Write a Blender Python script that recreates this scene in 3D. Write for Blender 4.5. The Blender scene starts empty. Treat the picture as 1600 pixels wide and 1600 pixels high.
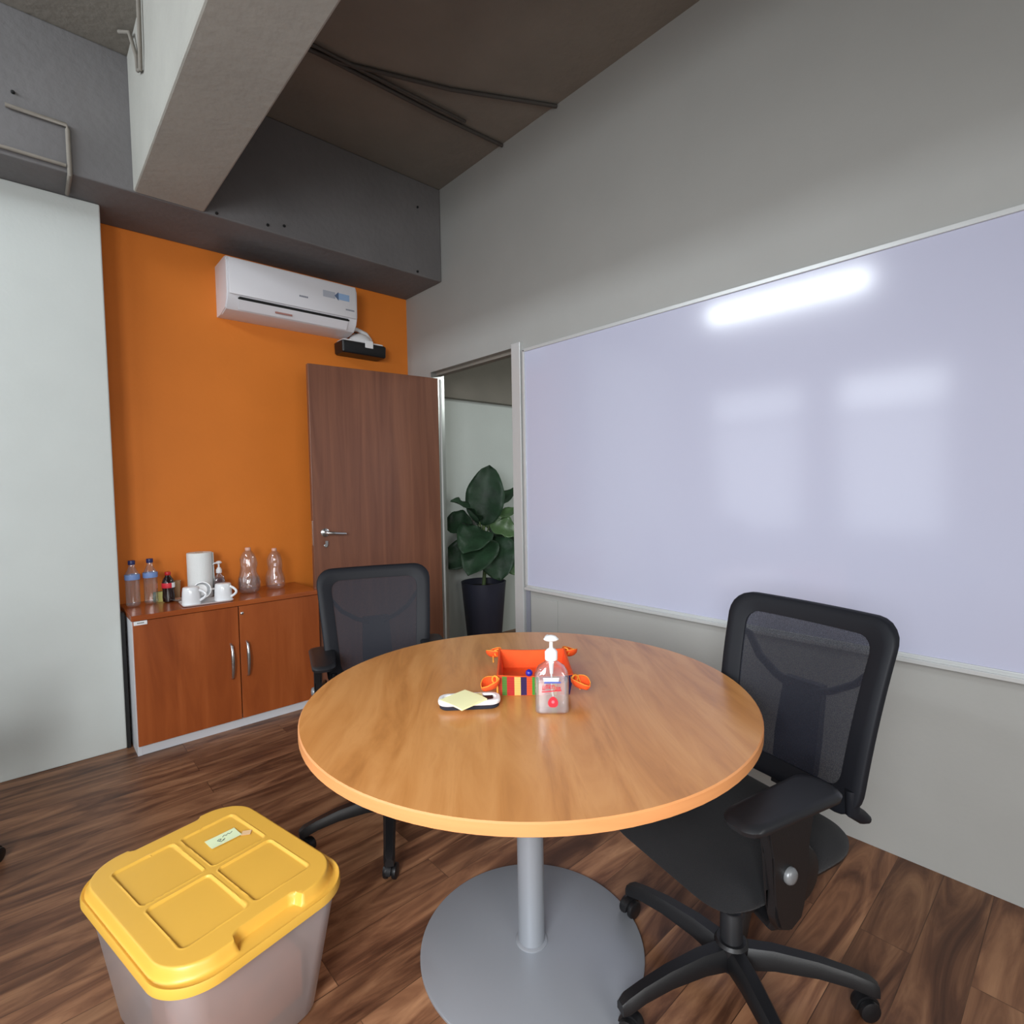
import bpy, bmesh, math, random
from mathutils import Vector, Matrix
from math import sin, cos, pi, radians as R
random.seed(7)
S = bpy.context.scene
C = S.collection

# ------------------------------------------------------------ camera
cd = bpy.data.cameras.new('camera'); cam = bpy.data.objects.new('camera', cd); C.objects.link(cam)
fw = Vector((0.67081877, 0.7400859, -0.04769738)); rt = Vector((0.74030261, -0.67207329, -0.01641765)); up = Vector((0.04420661, 0.02429723, 0.9987269))
M = Matrix.Identity(4)
for i in range(3):
    M[i][0], M[i][1], M[i][2] = rt[i], up[i], -fw[i]
M.translation = (-2.206, -3.582, 1.310)
cam.matrix_world = M
cd.sensor_width = 36; cd.lens = 843.92 / 1600 * 36; cd.clip_start = .02
S.camera = cam

# ------------------------------------------------------------ world, daylight, exposure
S.view_settings.view_transform = 'Standard'; S.view_settings.look = 'None'
S.view_settings.gamma = 1; S.view_settings.exposure = -0.12
w = bpy.data.worlds.new('overcast_sky'); S.world = w; w.use_nodes = True
w.node_tree.nodes['Background'].inputs[0].default_value = (.75, .85, 1, 1)
w.node_tree.nodes['Background'].inputs[1].default_value = .35
WX = -3.5            # window wall
WY = -6.4            # wall behind the camera
def daylight(name, loc, rot, sx, sy, power, col):
    l = bpy.data.lights.new(name, 'AREA'); l.shape = 'RECTANGLE'; l.size = sx; l.size_y = sy; l.energy = power; l.color = col
    o = bpy.data.objects.new(name, l); C.objects.link(o); o.location = loc; o.rotation_euler = rot
    return o
SKY = (.86, .93, 1.0)
# window wall (-x): light enters along +x ; size = along y, size_y = along z
def E_(tilt): return (R(90-tilt), 0, R(-90))     # tilt > 0: aims down, as skylight does
daylight('daylight_high_window', (WX-.03, -1.35, 3.12), E_(0), 1.6, .25, 52, SKY)
daylight('daylight_window_sky_a', (WX-.10, -1.10, 2.12), E_(10), .98, .30, 3.4, SKY)
daylight('daylight_window_sky_b', (WX-.10, -2.28, 2.12), E_(10), .86, .30, 5, SKY)
daylight('daylight_window_low_a', (WX-.20, -1.10, 1.35), E_(15), .98, 1.1, 7, SKY)
daylight('daylight_window_low_b', (WX-.20, -2.28, 1.35), E_(15), .86, 1.1, 7, SKY)
lw_ = daylight('daylight_window_wide', (WX-.30, -4.05, 1.75), (R(63), 0, R(-44)), 1.4, 1.3, 84, (.94, .97, 1.0)); lw_.data.spread = R(125)
# fill light added at an unseen opening behind the camera (-y), aims along +y
daylight('fill_light_back', (-2.5, WY-.20, 1.7), (R(65), 0, R(8)), 1.9, 1.3, 62, (1.0, .985, .95))

# ------------------------------------------------------------ materials
def lin(c):
    return tuple(((v/255)/12.92 if v/255 <= .04045 else ((v/255+.055)/1.055)**2.4) for v in c) + (1,)
def mat(name, col, rough=.6, metal=0, spec=.5, coat=0, bump=0, bscale=80, var=0, vscale=4, sheen=0):
    m = bpy.data.materials.new(name); m.use_nodes = True; t = m.node_tree; b = t.nodes['Principled BSDF']
    c = lin(col)
    b.inputs['Base Color'].default_value = c; b.inputs['Roughness'].default_value = rough
    b.inputs['Metallic'].default_value = metal; b.inputs['Specular IOR Level'].default_value = spec
    b.inputs['Coat Weight'].default_value = coat; b.inputs['Sheen Weight'].default_value = sheen
    tc = t.nodes.new('ShaderNodeTexCoord')
    n = t.nodes.new('ShaderNodeTexNoise'); n.inputs['Scale'].default_value = vscale; n.inputs['Detail'].default_value = 6
    t.links.new(tc.outputs['Object'], n.inputs['Vector'])
    r = t.nodes.new('ShaderNodeValToRGB'); v = var
    r.color_ramp.elements[0].color = tuple(x*(1-v) for x in c[:3])+(1,); r.color_ramp.elements[1].color = tuple(min(1, x*(1+v)) for x in c[:3])+(1,)
    r.color_ramp.elements[0].position = .3; r.color_ramp.elements[1].position = .7
    t.links.new(n.outputs['Fac'], r.inputs[0]); t.links.new(r.outputs[0], b.inputs['Base Color'])
    if bump:
        n2 = t.nodes.new('ShaderNodeTexNoise'); n2.inputs['Scale'].default_value = bscale; n2.inputs['Detail'].default_value = 4
        t.links.new(tc.outputs['Object'], n2.inputs['Vector'])
        bp = t.nodes.new('ShaderNodeBump'); bp.inputs['Strength'].default_value = bump; bp.inputs['Distance'].default_value = .01
        t.links.new(n2.outputs['Fac'], bp.inputs['Height']); t.links.new(bp.outputs[0], b.inputs['Normal'])
    return m
def wood(name, stops, scale=(1.2, 14, 14), rot=0, rough=.35, coat=0, detail=8, dist=1.2, spec=.5):
    m = bpy.data.materials.new(name); m.use_nodes = True; t = m.node_tree; b = t.nodes['Principled BSDF']
    tc = t.nodes.new('ShaderNodeTexCoord'); mp = t.nodes.new('ShaderNodeMapping'); mp.vector_type = 'POINT'
    mr = t.nodes.new('ShaderNodeMapping'); mr.inputs['Rotation'].default_value = (0, 0, rot)
    t.links.new(tc.outputs['Object'], mr.inputs[0]); t.links.new(mr.outputs[0], mp.inputs[0])
    mp.inputs['Scale'].default_value = scale
    n = t.nodes.new('ShaderNodeTexNoise'); n.inputs['Scale'].default_value = 1; n.inputs['Detail'].default_value = detail; n.inputs['Distortion'].default_value = dist; n.inputs['Roughness'].default_value = .6
    t.links.new(mp.outputs[0], n.inputs['Vector'])
    r = t.nodes.new('ShaderNodeValToRGB'); el = r.color_ramp.elements
    while len(el) < len(stops): el.new(.5)
    for e, (ps, c) in zip(el, stops): e.position = ps; e.color = lin(c)
    t.links.new(n.outputs['Fac'], r.inputs[0]); t.links.new(r.outputs[0], b.inputs['Base Color'])
    b.inputs['Roughness'].default_value = rough; b.inputs['Coat Weight'].default_value = coat; b.inputs['Coat Roughness'].default_value = .15
    b.inputs['Specular IOR Level'].default_value = spec
    return m
def clear(name, col=(255, 255, 255), tint=(255, 255, 255), gloss=.12, body=.05, rough=.05):
    """thin clear plastic or liquid: see-through, with a reflecting skin"""
    m = bpy.data.materials.new(name); m.use_nodes = True; t = m.node_tree; t.nodes.clear()
    o = t.nodes.new('ShaderNodeOutputMaterial'); tr = t.nodes.new('ShaderNodeBsdfTransparent'); tr.inputs[0].default_value = lin(tint)
    gl = t.nodes.new('ShaderNodeBsdfGlossy'); gl.inputs['Roughness'].default_value = rough
    df = t.nodes.new('ShaderNodeBsdfPrincipled'); df.inputs['Base Color'].default_value = lin(col); df.inputs['Roughness'].default_value = .4
    m1 = t.nodes.new('ShaderNodeMixShader'); m1.inputs[0].default_value = body
    lw = t.nodes.new('ShaderNodeLayerWeight'); lw.inputs[0].default_value = .35
    mm = t.nodes.new('ShaderNodeMath'); mm.operation = 'MULTIPLY_ADD'; mm.inputs[1].default_value = .55; mm.inputs[2].default_value = gloss*.4
    m2 = t.nodes.new('ShaderNodeMixShader')
    t.links.new(tr.outputs[0], m1.inputs[1]); t.links.new(df.outputs[0], m1.inputs[2])
    t.links.new(lw.outputs['Facing'], mm.inputs[0]); t.links.new(mm.outputs[0], m2.inputs[0])
    t.links.new(m1.outputs[0], m2.inputs[1]); t.links.new(gl.outputs[0], m2.inputs[2]); t.links.new(m2.outputs[0], o.inputs[0])
    return m
def mesh_fabric(name, col, open_=.3, cells=300):
    m = bpy.data.materials.new(name); m.use_nodes = True; t = m.node_tree; b = t.nodes['Principled BSDF']; o = t.nodes['Material Output']
    b.inputs['Base Color'].default_value = lin(col); b.inputs['Roughness'].default_value = .6
    b.inputs['Specular IOR Level'].default_value = .35
    tr = t.nodes.new('ShaderNodeBsdfTransparent'); mx = t.nodes.new('ShaderNodeMixShader')
    tc = t.nodes.new('ShaderNodeTexCoord'); v = t.nodes.new('ShaderNodeTexVoronoi'); v.inputs['Scale'].default_value = cells
    t.links.new(tc.outputs['Object'], v.inputs['Vector'])
    mr = t.nodes.new('ShaderNodeMapRange'); mr.inputs[1].default_value = .2; mr.inputs[2].default_value = .6; mr.inputs[3].default_value = 1-open_*1.35; mr.inputs[4].default_value = 1-open_*.65
    t.links.new(v.outputs['Distance'], mr.inputs[0]); t.links.new(mr.outputs[0], mx.inputs[0])
    t.links.new(tr.outputs[0], mx.inputs[1]); t.links.new(b.outputs[0], mx.inputs[2]); t.links.new(mx.outputs[0], o.inputs[0])
    return m
def floor_mat():
    m = bpy.data.materials.new('laminate_planks'); m.use_nodes = True; t = m.node_tree; b = t.nodes['Principled BSDF']
    N = t.nodes.new; L = t.links.new
    tc = N('ShaderNodeTexCoord')
    br = N('ShaderNodeTexBrick'); br.inputs['Scale'].default_value = 1; br.inputs['Brick Width'].default_value = 1.2; br.inputs['Row Height'].default_value = .125
    br.inputs['Mortar Size'].default_value = .0012; br.inputs['Mortar Smooth'].default_value = .2; br.offset = .37; br.offset_frequency = 2
    br.inputs['Color1'].default_value = (0, 0, 0, 1); br.inputs['Color2'].default_value = (1, 1, 1, 1); br.inputs['Mortar'].default_value = (.5, .5, .5, 1)
    L(tc.outputs['Object'], br.inputs['Vector'])
    # every plank shifts the grain
    sep = N('ShaderNodeSeparateXYZ'); L(tc.outputs['Object'], sep.inputs[0])
    bw = N('ShaderNodeRGBToBW'); L(br.outputs['Color'], bw.inputs[0])
    k = N('ShaderNodeMath'); k.operation = 'MULTIPLY'; k.inputs[1].default_value = 37; L(bw.outputs[0], k.inputs[0])
    fx = N('ShaderNodeMath'); fx.operation = 'MULTIPLY'; fx.inputs[1].default_value = 1.6; L(sep.outputs[0], fx.inputs[0])
    fy = N('ShaderNodeMath'); fy.operation = 'MULTIPLY'; fy.inputs[1].default_value = 10; L(sep.outputs[1], fy.inputs[0])
    cb = N('ShaderNodeCombineXYZ'); L(fx.outputs[0], cb.inputs[0]); L(fy.outputs[0], cb.inputs[1]); L(k.outputs[0], cb.inputs[2])
    n = N('ShaderNodeTexNoise'); n.inputs['Scale'].default_value = 1.0; n.inputs['Detail'].default_value = 6; n.inputs['Distortion'].default_value = 1.6; n.inputs['Roughness'].default_value = .58
    L(cb.outputs[0], n.inputs['Vector'])
    r = N('ShaderNodeValToRGB'); el = r.color_ramp.elements
    st = [(.28, (64, 39, 27)), (.42, (98, 64, 45)), (.54, (130, 90, 64)), (.74, (170, 126, 92))]
    while len(el) < 4: el.new(.5)
    for e, (ps, c) in zip(el, st): e.position = ps; e.color = lin(c)
    L(n.outputs['Fac'], r.inputs[0])
    # plank tone and seams
    mr = N('ShaderNodeMapRange'); mr.inputs[3].default_value = .78; mr.inputs[4].default_value = 1.18; L(bw.outputs[0], mr.inputs[0])
    mx = N('ShaderNodeVectorMath'); mx.operation = 'SCALE'; L(r.outputs[0], mx.inputs[0]); L(mr.outputs[0], mx.inputs['Scale'])
    inv = N('ShaderNodeMapRange'); inv.inputs[3].default_value = 1; inv.inputs[4].default_value = .45; L(br.outputs['Fac'], inv.inputs[0])
    m2 = N('ShaderNodeVectorMath'); m2.operation = 'SCALE'; L(mx.outputs[0], m2.inputs[0]); L(inv.outputs[0], m2.inputs['Scale'])
    L(m2.outputs[0], b.inputs['Base Color'])
    b.inputs['Roughness'].default_value = .42; b.inputs['Specular IOR Level'].default_value = .35
    return m

mint = mat('white_wall_paint', (204, 209, 205), .75, var=.02, bump=.08, bscale=60)
wallp = mat('light_wall_paint', (164, 164, 160), .6, var=.02, bump=.05, bscale=50)
orange = mat('orange_wall_paint', (224, 126, 42), .62, var=.03, bump=.06, bscale=50, spec=.35)
beamtaupe = mat('taupe_beam_paint', (106, 104, 104), .85, var=.10, vscale=2.5, bump=.35, bscale=25)
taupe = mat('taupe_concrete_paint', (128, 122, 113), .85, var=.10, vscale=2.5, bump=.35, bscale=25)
beamp = mat('grey_beam_paint', (158, 156, 148), .85, var=.07, vscale=3, bump=.3, bscale=25)
floorm = floor_mat()
alu = mat('brushed_aluminium', (190, 192, 190), .3, .8)
aluw = mat('pale_aluminium', (205, 207, 206), .35, .3)
whiteboard_m = mat('whiteboard_enamel', (190, 192, 212), .13, spec=.62)
table_w = wood('table_laminate', [(.25, (166, 106, 52)), (.45, (200, 136, 74)), (.6, (212, 150, 88)), (.78, (190, 124, 62))], (1.6, 11, 11), R(-52), .3, .12, 7, 1.0)
edge_w = wood('table_edge_banding', [(.3, (208, 138, 84)), (.7, (222, 152, 96))], (2, 2, 30), 0, .4)
cab_w = wood('cabinet_laminate', [(.3, (138, 66, 28)), (.5, (158, 80, 36)), (.7, (172, 92, 46))], (9, 9, 1.0), 0, .32, .05, 6, .8)
cabtop_w = wood('cabinet_top_laminate', [(.3, (140, 66, 28)), (.5, (160, 80, 36)), (.7, (176, 94, 46))], (1.2, 14, 14), 0, .25, .2, 6, .8)
door_w = wood('door_laminate', [(.3, (104, 64, 48)), (.5, (118, 75, 56)), (.7, (130, 84, 62))], (16, 16, .9), 0, .38, .05, 7, 1.0)
white_lam = mat('white_laminate', (214, 216, 220), .45)
blackp = mat('black_plastic', (19, 19, 21), .42, bump=.05, bscale=400)
greyp = mat('charcoal_plastic', (26, 27, 30), .45)
framep = mat('chair_frame_plastic', (20, 22, 28), .58, spec=.3)
seatf = mat('black_seat_fabric', (13, 13, 16), .9, bump=.3, bscale=500, sheen=.05)
netf = mesh_fabric('black_net_fabric', (30, 32, 42), .17, 420)
chrome = mat('satin_chrome', (200, 200, 200), .22, .95)
steelp = mat('grey_powder_coat', (152, 156, 162), .42, .35)
yellow = mat('yellow_polypropylene', (226, 176, 72), .38, var=.02, spec=.5)
tubm = clear('frosted_polypropylene', (236, 230, 232), (240, 236, 236), .25, .38, .35)
acw = mat('white_abs', (226, 225, 228), .35)
dark = mat('black_gap', (14, 14, 14), .7)
potm = mat('slate_pot', (50, 52, 66), .45, var=.05)
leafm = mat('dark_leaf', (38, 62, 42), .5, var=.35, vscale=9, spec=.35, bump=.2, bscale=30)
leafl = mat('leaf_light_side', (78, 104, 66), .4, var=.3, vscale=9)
stemm = mat('plant_stem', (86, 104, 62), .6)
soilm = mat('potting_soil', (44, 34, 28), .95, bump=1, bscale=60, var=.3, vscale=60)
pet = clear('clear_plastic', (245, 248, 250), (252, 253, 254), .25, .06, .06)
water = clear('clear_liquid', (230, 236, 240), (240, 240, 242), .1, .03, .03)
gelm = clear('clear_gel', (230, 230, 236), (252, 252, 252), .06, .13, .05)
amber = clear('red_brown_liquid', (120, 40, 40), (190, 110, 100), .1, .3)
cola = mat('cola', (30, 12, 10), .12, spec=.7)
redp = mat('red_plastic', (190, 30, 32), .4)
navy = mat('navy_plastic', (30, 38, 92), .4)
bluelab = mat('blue_label', (120, 150, 205), .5)
porc = mat('white_porcelain', (238, 240, 242), .18, spec=.6, coat=.3)
paper = mat('white_paper', (232, 234, 232), .9, bump=.2, bscale=200)
sticky = mat('yellow_paper', (250, 246, 190), .85)
stickyg = mat('pale_green_paper', (226, 240, 196), .85)
ink = mat('grey_ink', (96, 100, 96), .8)
redlab = mat('red_print', (204, 34, 50), .5)
whitep = mat('white_plastic', (236, 236, 236), .35)
felt = mat('dark_felt', (30, 32, 44), .9)
orf = mat('orange_cotton', (236, 84, 22), .8, var=.06, vscale=40, bump=.2, bscale=400)
greenm = mat('green_cloth', (70, 110, 80), .8, var=.2)
corkm = mat('pale_cardboard', (190, 150, 110), .8)

# ------------------------------------------------------------ mesh helpers
def obj(name, bm, m=None, parent=None, smooth=0, loc=None, rotz=None):
    me = bpy.data.meshes.new(name); bmesh.ops.recalc_face_normals(bm, faces=bm.faces); bm.to_mesh(me); bm.free()
    if m:
        for q in (m if isinstance(m, (list, tuple)) else [m]): me.materials.append(q)
    if smooth:
        me.polygons.foreach_set('use_smooth', [True]*len(me.polygons))
        try: me.set_sharp_from_angle(angle=R(smooth))
        except Exception: pass
    o = bpy.data.objects.new(name, me); C.objects.link(o)
    if parent: o.parent = parent
    if loc: o.location = loc
    if rotz is not None: o.rotation_euler.z = rotz
    return o
def tag(o, label, cat, group=None, kind=None):
    o['label'] = label; o['category'] = cat
    if group: o['group'] = group
    if kind: o['kind'] = kind
    return o
def thing(name, label, cat, loc=(0, 0, 0), rotz=0, group=None):
    o = bpy.data.objects.new(name, None); C.objects.link(o); o.location = loc; o.rotation_euler = (0, 0, rotz)
    o.empty_display_size = .05
    return tag(o, label, cat, group)
def struct(name, bm, m, parent=None, smooth=0):
    o = obj(name, bm, m, parent, smooth)
    o['kind'] = 'structure'
    return o
def dup(o, parent=None):
    c = o.copy(); C.objects.link(c); c.parent = parent
    for ch in list(o.children): dup(ch, c)
    return c
def B(): return bmesh.new()
def box(bm, a, b, bev=0, seg=2, mi=0, mtx=None):
    a, b = Vector(a), Vector(b); c = (a+b)/2; d = b-a
    r = bmesh.ops.create_cube(bm, size=1); vs = r['verts']
    for v in vs: v.co = Vector((v.co.x*d.x, v.co.y*d.y, v.co.z*d.z))+c
    if bev:
        es = list({e for v in vs for e in v.link_edges})
        r2 = bmesh.ops.bevel(bm, geom=es, offset=bev, segments=seg, affect='EDGES', profile=.5)
        vs = list({v for v in vs if v.is_valid} | {v for f in r2['faces'] for v in f.verts})
    fs = {f for v in vs for f in v.link_faces}
    for f in fs: f.material_index = mi
    if mtx is not None:
        for v in {v for f in fs for v in f.verts}: v.co = mtx @ v.co
    return bm
def ring(bm, pts): return [bm.verts.new(p) for p in pts]
def bridge(bm, a, b, closed=True, mi=0):
    n = len(a)
    for i in range(n if closed else n-1):
        f = bm.faces.new((a[i], a[(i+1) % n], b[(i+1) % n], b[i])); f.material_index = mi
def lathe(bm, prof, seg=32, c=(0, 0, 0), sx=1, sy=1, caps=True, mi=0, fn=None):
    """prof: (radius, z) from bottom to top"""
    prev = None; first = None
    for (r, z) in prof:
        pts = []
        for k in range(seg):
            a = 2*pi*k/seg; q = fn(a, z) if fn else 1
            pts.append((c[0]+r*sx*q*cos(a), c[1]+r*sy*q*sin(a), c[2]+z))
        cur = ring(bm, pts)
        if prev: bridge(bm, prev, cur, True, mi)
        else: first = cur
        prev = cur
    if caps:
        f = bm.faces.new(first); f.material_index = mi
        f = bm.faces.new(prev); f.material_index = mi
    return bm
def tube(bm, pts, r, seg=10, closed=False, flat=1, mi=0, caps=True):
    pts = [Vector(p) for p in pts]; n = len(pts); rs = r if isinstance(r, (list, tuple)) else [r]*n
    prev = None; first = None; ref = None
    for i, p in enumerate(pts):
        if closed: t = pts[(i+1) % n]-pts[i-1]
        else: t = pts[min(i+1, n-1)]-pts[max(i-1, 0)]
        t.normalize()
        if ref is None: ref = Vector((0, 0, 1)) if abs(t.z) < .9 else Vector((1, 0, 0))
        s = t.cross(ref); s.normalize(); u = s.cross(t); u.normalize()
        ref = u
        cur = ring(bm, [p+s*cos(2*pi*k/seg)*rs[i]+u*sin(2*pi*k/seg)*rs[i]*flat for k in range(seg)])
        if prev: bridge(bm, prev, cur, True, mi)
        else: first = cur
        prev = cur
    if closed: bridge(bm, prev, first, True, mi)
    elif caps: bm.faces.new(first).material_index = mi; bm.faces.new(prev).material_index = mi
    return bm
def rrect(hx, hy, r, n=6):
    pts = []
    for (cx, cy, a0) in ((hx-r, hy-r, 0), (-hx+r, hy-r, 90), (-hx+r, -hy+r, 180), (hx-r, -hy+r, 270)):
        for k in range(n+1):
            a = R(a0+90*k/n); pts.append((cx+r*cos(a), cy+r*sin(a)))
    return pts
def slab(bm, layers, r, n=6, mi=0):
    """stack of rounded rectangles: (hx, hy, z)"""
    prev = None; first = None
    for (hx, hy, z) in layers:
        cur = ring(bm, [(x, y, z) for x, y in rrect(hx, hy, min(r, hx*.98, hy*.98), n)])
        if prev: bridge(bm, prev, cur, True, mi)
        else: first = cur
        prev = cur
    bm.faces.new(first).material_index = mi; bm.faces.new(prev).material_index = mi
    return bm
def prism(bm, pts, z0, z1, axis='z', mi=0):
    def mp(x, y, z): return {'z': (x, y, z), 'y': (x, z, y), 'x': (z, x, y)}[axis]
    a = ring(bm, [mp(x, y, z0) for x, y in pts]); b = ring(bm, [mp(x, y, z1) for x, y in pts])
    bridge(bm, a, b, True, mi); bm.faces.new(a).material_index = mi; bm.faces.new(b).material_index = mi
    return bm

# ============================================================ THE ROOM
HB, HC = 2.72, 3.34          # beam underside, ceiling
BY = -.469                   # front face of the beam on the orange wall
struct('floor', box(B(), (WX-.2, WY-.2, -.1), (2.2, .4, 0)), floorm)
struct('ceiling', box(B(), (WX-.2, WY-.2, HC), (.12, .2, HC+.15)), taupe)
struct('wall_back', box(B(), (WX-.1, 0, 0), (0, .12, HC)), orange)
# column at the left, plaster with a slightly ragged top edge
bm = B(); box(bm, (WX, -.234, 0), (-1.861, -.001, HB-.001), .006, 2)
struct('wall_column', bm, mint)
struct('gap_shade', box(B(), (-1.8605, -.24, 0), (-1.846, -.19, .70)), dark)   # dark strip standing for the shade in the gap between column and cabinet
# beams
struct('trim_2', box(B(), (WX, BY, HB), (-.001, -.0005, HC-.001), .008, 2), beamtaupe)
struct('trim_3', box(B(), (-1.754, WY, HB+.002), (-1.456, BY+.002, HC-.001), .008, 2), beamp)
# right wall with the doorway
T = .11
def wall_right(bm):
    box(bm, (0, WY, 0), (T, -1.19, HC))
    box(bm, (0, -1.19, 2.133), (T, -.30, HC))
    box(bm, (0, -.30, 0), (T, .12, HC))
    return bm
struct('wall_right', wall_right(B()), wallp)
struct('wall_front', box(B(), (WX-.1, WY-.12, 0), (-3.25, WY, HC)), wallp)
bm = B(); box(bm, (-3.25, WY-.12, 0), (0, WY, .85)); box(bm, (-3.25, WY-.12, 2.35), (0, WY, HC)); box(bm, (-1.35, WY-.12, .85), (0, WY, 2.35))
struct('wall_front', bm, wallp)
# window wall: openings for two windows, a wide one and a high strip
def holes(bm, ys, zs, solid):
    for i in range(len(ys)-1):
        for j in range(len(zs)-1):
            if solid(i, j): box(bm, (WX-.12, ys[i], zs[j]), (WX, ys[i+1], zs[j+1]))
    return bm
ys = [WY, -4.85, -3.3, -2.71, -1.85, -1.59, -.61, -.55, 0]; zs = [0, .68, .7, 2.3, 2.31, 3.04, 3.22, HC]
def solid(i, j):
    z0, z1 = zs[j], zs[j+1]; y0, y1 = ys[i], ys[i+1]
    if y0 == -4.85 and z0 >= .7 and z1 <= 2.3: return False
    if y0 in (-2.71, -1.59) and z0 >= .68 and z1 <= 2.3: return False
    return True
bm = holes(B(), ys, zs[:5]+[3.0], solid)
box(bm, (WX-.12, WY, 3.0), (WX, -2.15, 3.25)); box(bm, (WX-.12, -.55, 3.0), (WX, 0, 3.25)); box(bm, (WX-.12, WY, 3.25), (WX, 0, HC))
struct('wall_left', bm, wallp)
def window(n, y0, y1, z0, z1, mull=1):
    bm = B(); f = .035
    for a, b in (((y0, z0), (y1, z0+f)), ((y0, z1-f), (y1, z1)), ((y0, z0), (y0+f, z1)), ((y1-f, z0), (y1, z1))):
        box(bm, (WX-.02, a[0], a[1]), (WX+.012, b[0], b[1]))
    for k in range(1, mull):
        y = y0+(y1-y0)*k/mull; box(bm, (WX-.02, y-.02, z0), (WX+.01, y+.02, z1))
    return struct('window_%d' % n, bm, aluw)
window(1, -1.59, -.61, .68, 2.3); window(2, -2.71, -1.85, .68, 2.3); window(3, -4.85, -3.3, .7, 2.3, 1); window(4, -2.15, -.55, 3.0, 3.25)
# corridor seen through the doorway
struct('wall_corridor', box(B(), (T, .05, 0), (2.1, .15, 2.45)), mint)
struct('corridor_shade_band', box(B(), (T+.002, -.02, 2.03), (2.1, .049, 2.449)), taupe)  # taupe band stands in for the shadow along the top of the corridor wall
struct('wall_corridor_end', box(B(), (2.1, -2.4, 0), (2.2, .15, 2.45)), mint)
struct('ceiling_corridor', box(B(), (T, -2.4, 2.45), (2.2, .15, 2.55)), taupe)
struct('wall_corridor_side', box(B(), (T, -2.5, 0), (2.2, -2.4, 2.45)), mint)
cl = daylight('corridor_light', (1.3, -1.6, 2.4), (R(25), 0, R(20)), .5, .5, 20, (.94, 1, .97))
# door frame
FR = thing('door_frame', 'pale aluminium frame around the open doorway beside the whiteboard', 'door frame', (0, -.8, 0))
def fpart(name, a, b, m=aluw):
    o = obj(name, box(B(), (a[0], a[1]+.8, a[2]), (b[0], b[1]+.8, b[2]), .003, 2), m, FR); return o
fpart('jamb', (-.022, -1.262, 0), (T+.01, -1.186, 2.15))
fpart('jamb', (-.004, -.310, 0), (T+.004, -.299, 2.132), alu)
fpart('edge_profile', (-.020, -.446, 0), (-.012, -.434, 2.06), aluw)
fpart('edge_profile', (-.006, -.432, 0), (.004, -.414, 2.06), aluw)
fpart('head', (.04, -1.186, 2.112), (T-.02, -.312, 2.1325), taupe)
fpart('stop', (.05, -1.19, 0), (.075, -1.172, 2.10))
FR['kind'] = 'structure'
# lower wall panel post under the board
struct('trim_5', box(B(), (-.006, -1.52, 0), (-.0003, -1.31, .66), .002), wallp)

struct('trim_6', box(B(), (-.008, -1.302, 0), (-.0003, -1.268, .70), .002), mat('grey_strip_trim', (128, 130, 140), .5))  # grey vertical strip beside the door jamb

# ------------------------------------------------------------ conduits and cables on the ceiling and beams
def pipe(name, pts, r, label, cat, m=taupe, group=None):
    return tag(obj(name, tube(B(), pts, r, 8), m, smooth=60), label, cat, group)
dk = mat('dark_conduit_paint', (70, 66, 62), .7)
pipe('ceiling_conduit', [(-1.44, -1.02, 3.328), (-1.0, -1.09, 3.328), (-.5, -1.29, 3.328), (-.004, -1.56, 3.328)], .010, 'dark conduit on the ceiling, the upper run ending at the whiteboard wall', 'conduit', dk)
pipe('ceiling_conduit', [(-1.44, -1.06, 3.328), (-1.04, -1.075, 3.328), (-.45, -1.09, 3.328), (-.004, -1.12, 3.328)], .010, 'dark conduit on the ceiling, the lower run nearest the orange wall beam', 'conduit', dk)
pipe('ceiling_conduit', [(-1.44, -1.10, 3.325), (-.95, -1.115, 3.325), (-.3, -1.15, 3.325)], .008, 'thin cable between the two dark ceiling conduits', 'cable', dk)
pipe('beam_conduit', [(-2.186, BY-.012, 2.92), (-1.99, BY-.012, 2.92), (-1.986, BY-.012, 2.9), (-1.986, BY-.012, 2.738), (-1.986, BY-.012, 2.712), (-1.986, BY+.19, 2.709)], .009, 'grey conduit bent around the beam above the left column', 'conduit', taupe)
pipe('beam_conduit', [(-2.40, BY-.012, 2.745), (-2.2, BY-.012, 2.745), (-1.998, BY-.012, 2.745)], .008, 'grey conduit running along the lower beam edge above the left column', 'conduit', taupe)
pipe('ceiling_cable', [(-1.80, -.62, HC-.012), (-1.775, -.70, HC-.05), (-1.762, -.76, 3.16), (-1.766, -.80, 3.08), (-1.766, -.86, 3.05), (-1.768, -.885, 3.12), (-1.768, -.90, HC-.012)], .008, 'grey cable looping down the side of the cross beam', 'cable', taupe)
def stud(x, z, lab):
    bm = B(); lathe(bm, [(.007, 0), (.007, .008), (.004, .012)], 10)
    bmesh.ops.rotate(bm, verts=bm.verts, cent=(0, 0, 0), matrix=Matrix.Rotation(R(90), 3, 'X'))
    o = obj('beam_bolt', bm, dark, smooth=40, loc=(x, BY, z)); tag(o, lab, 'bolt', 'bolts in the beam face')
stud(-1.148, 2.753, 'small dark bolt low on the beam, above the left half of the air conditioner')
stud(-1.06, 2.775, 'small dark bolt on the beam above the middle of the air conditioner')
stud(-.185, 3.162, 'small dark bolt high on the beam near the whiteboard wall')
stud(-.197, 2.742, 'small dark bolt low on the beam near the whiteboard wall')
stud(-1.40, 2.735, 'small dark bolt beside the foot of the cross beam')
stud(-2.159, 2.986, 'small dark bolt on the beam at the far left above the bent conduit')

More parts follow.
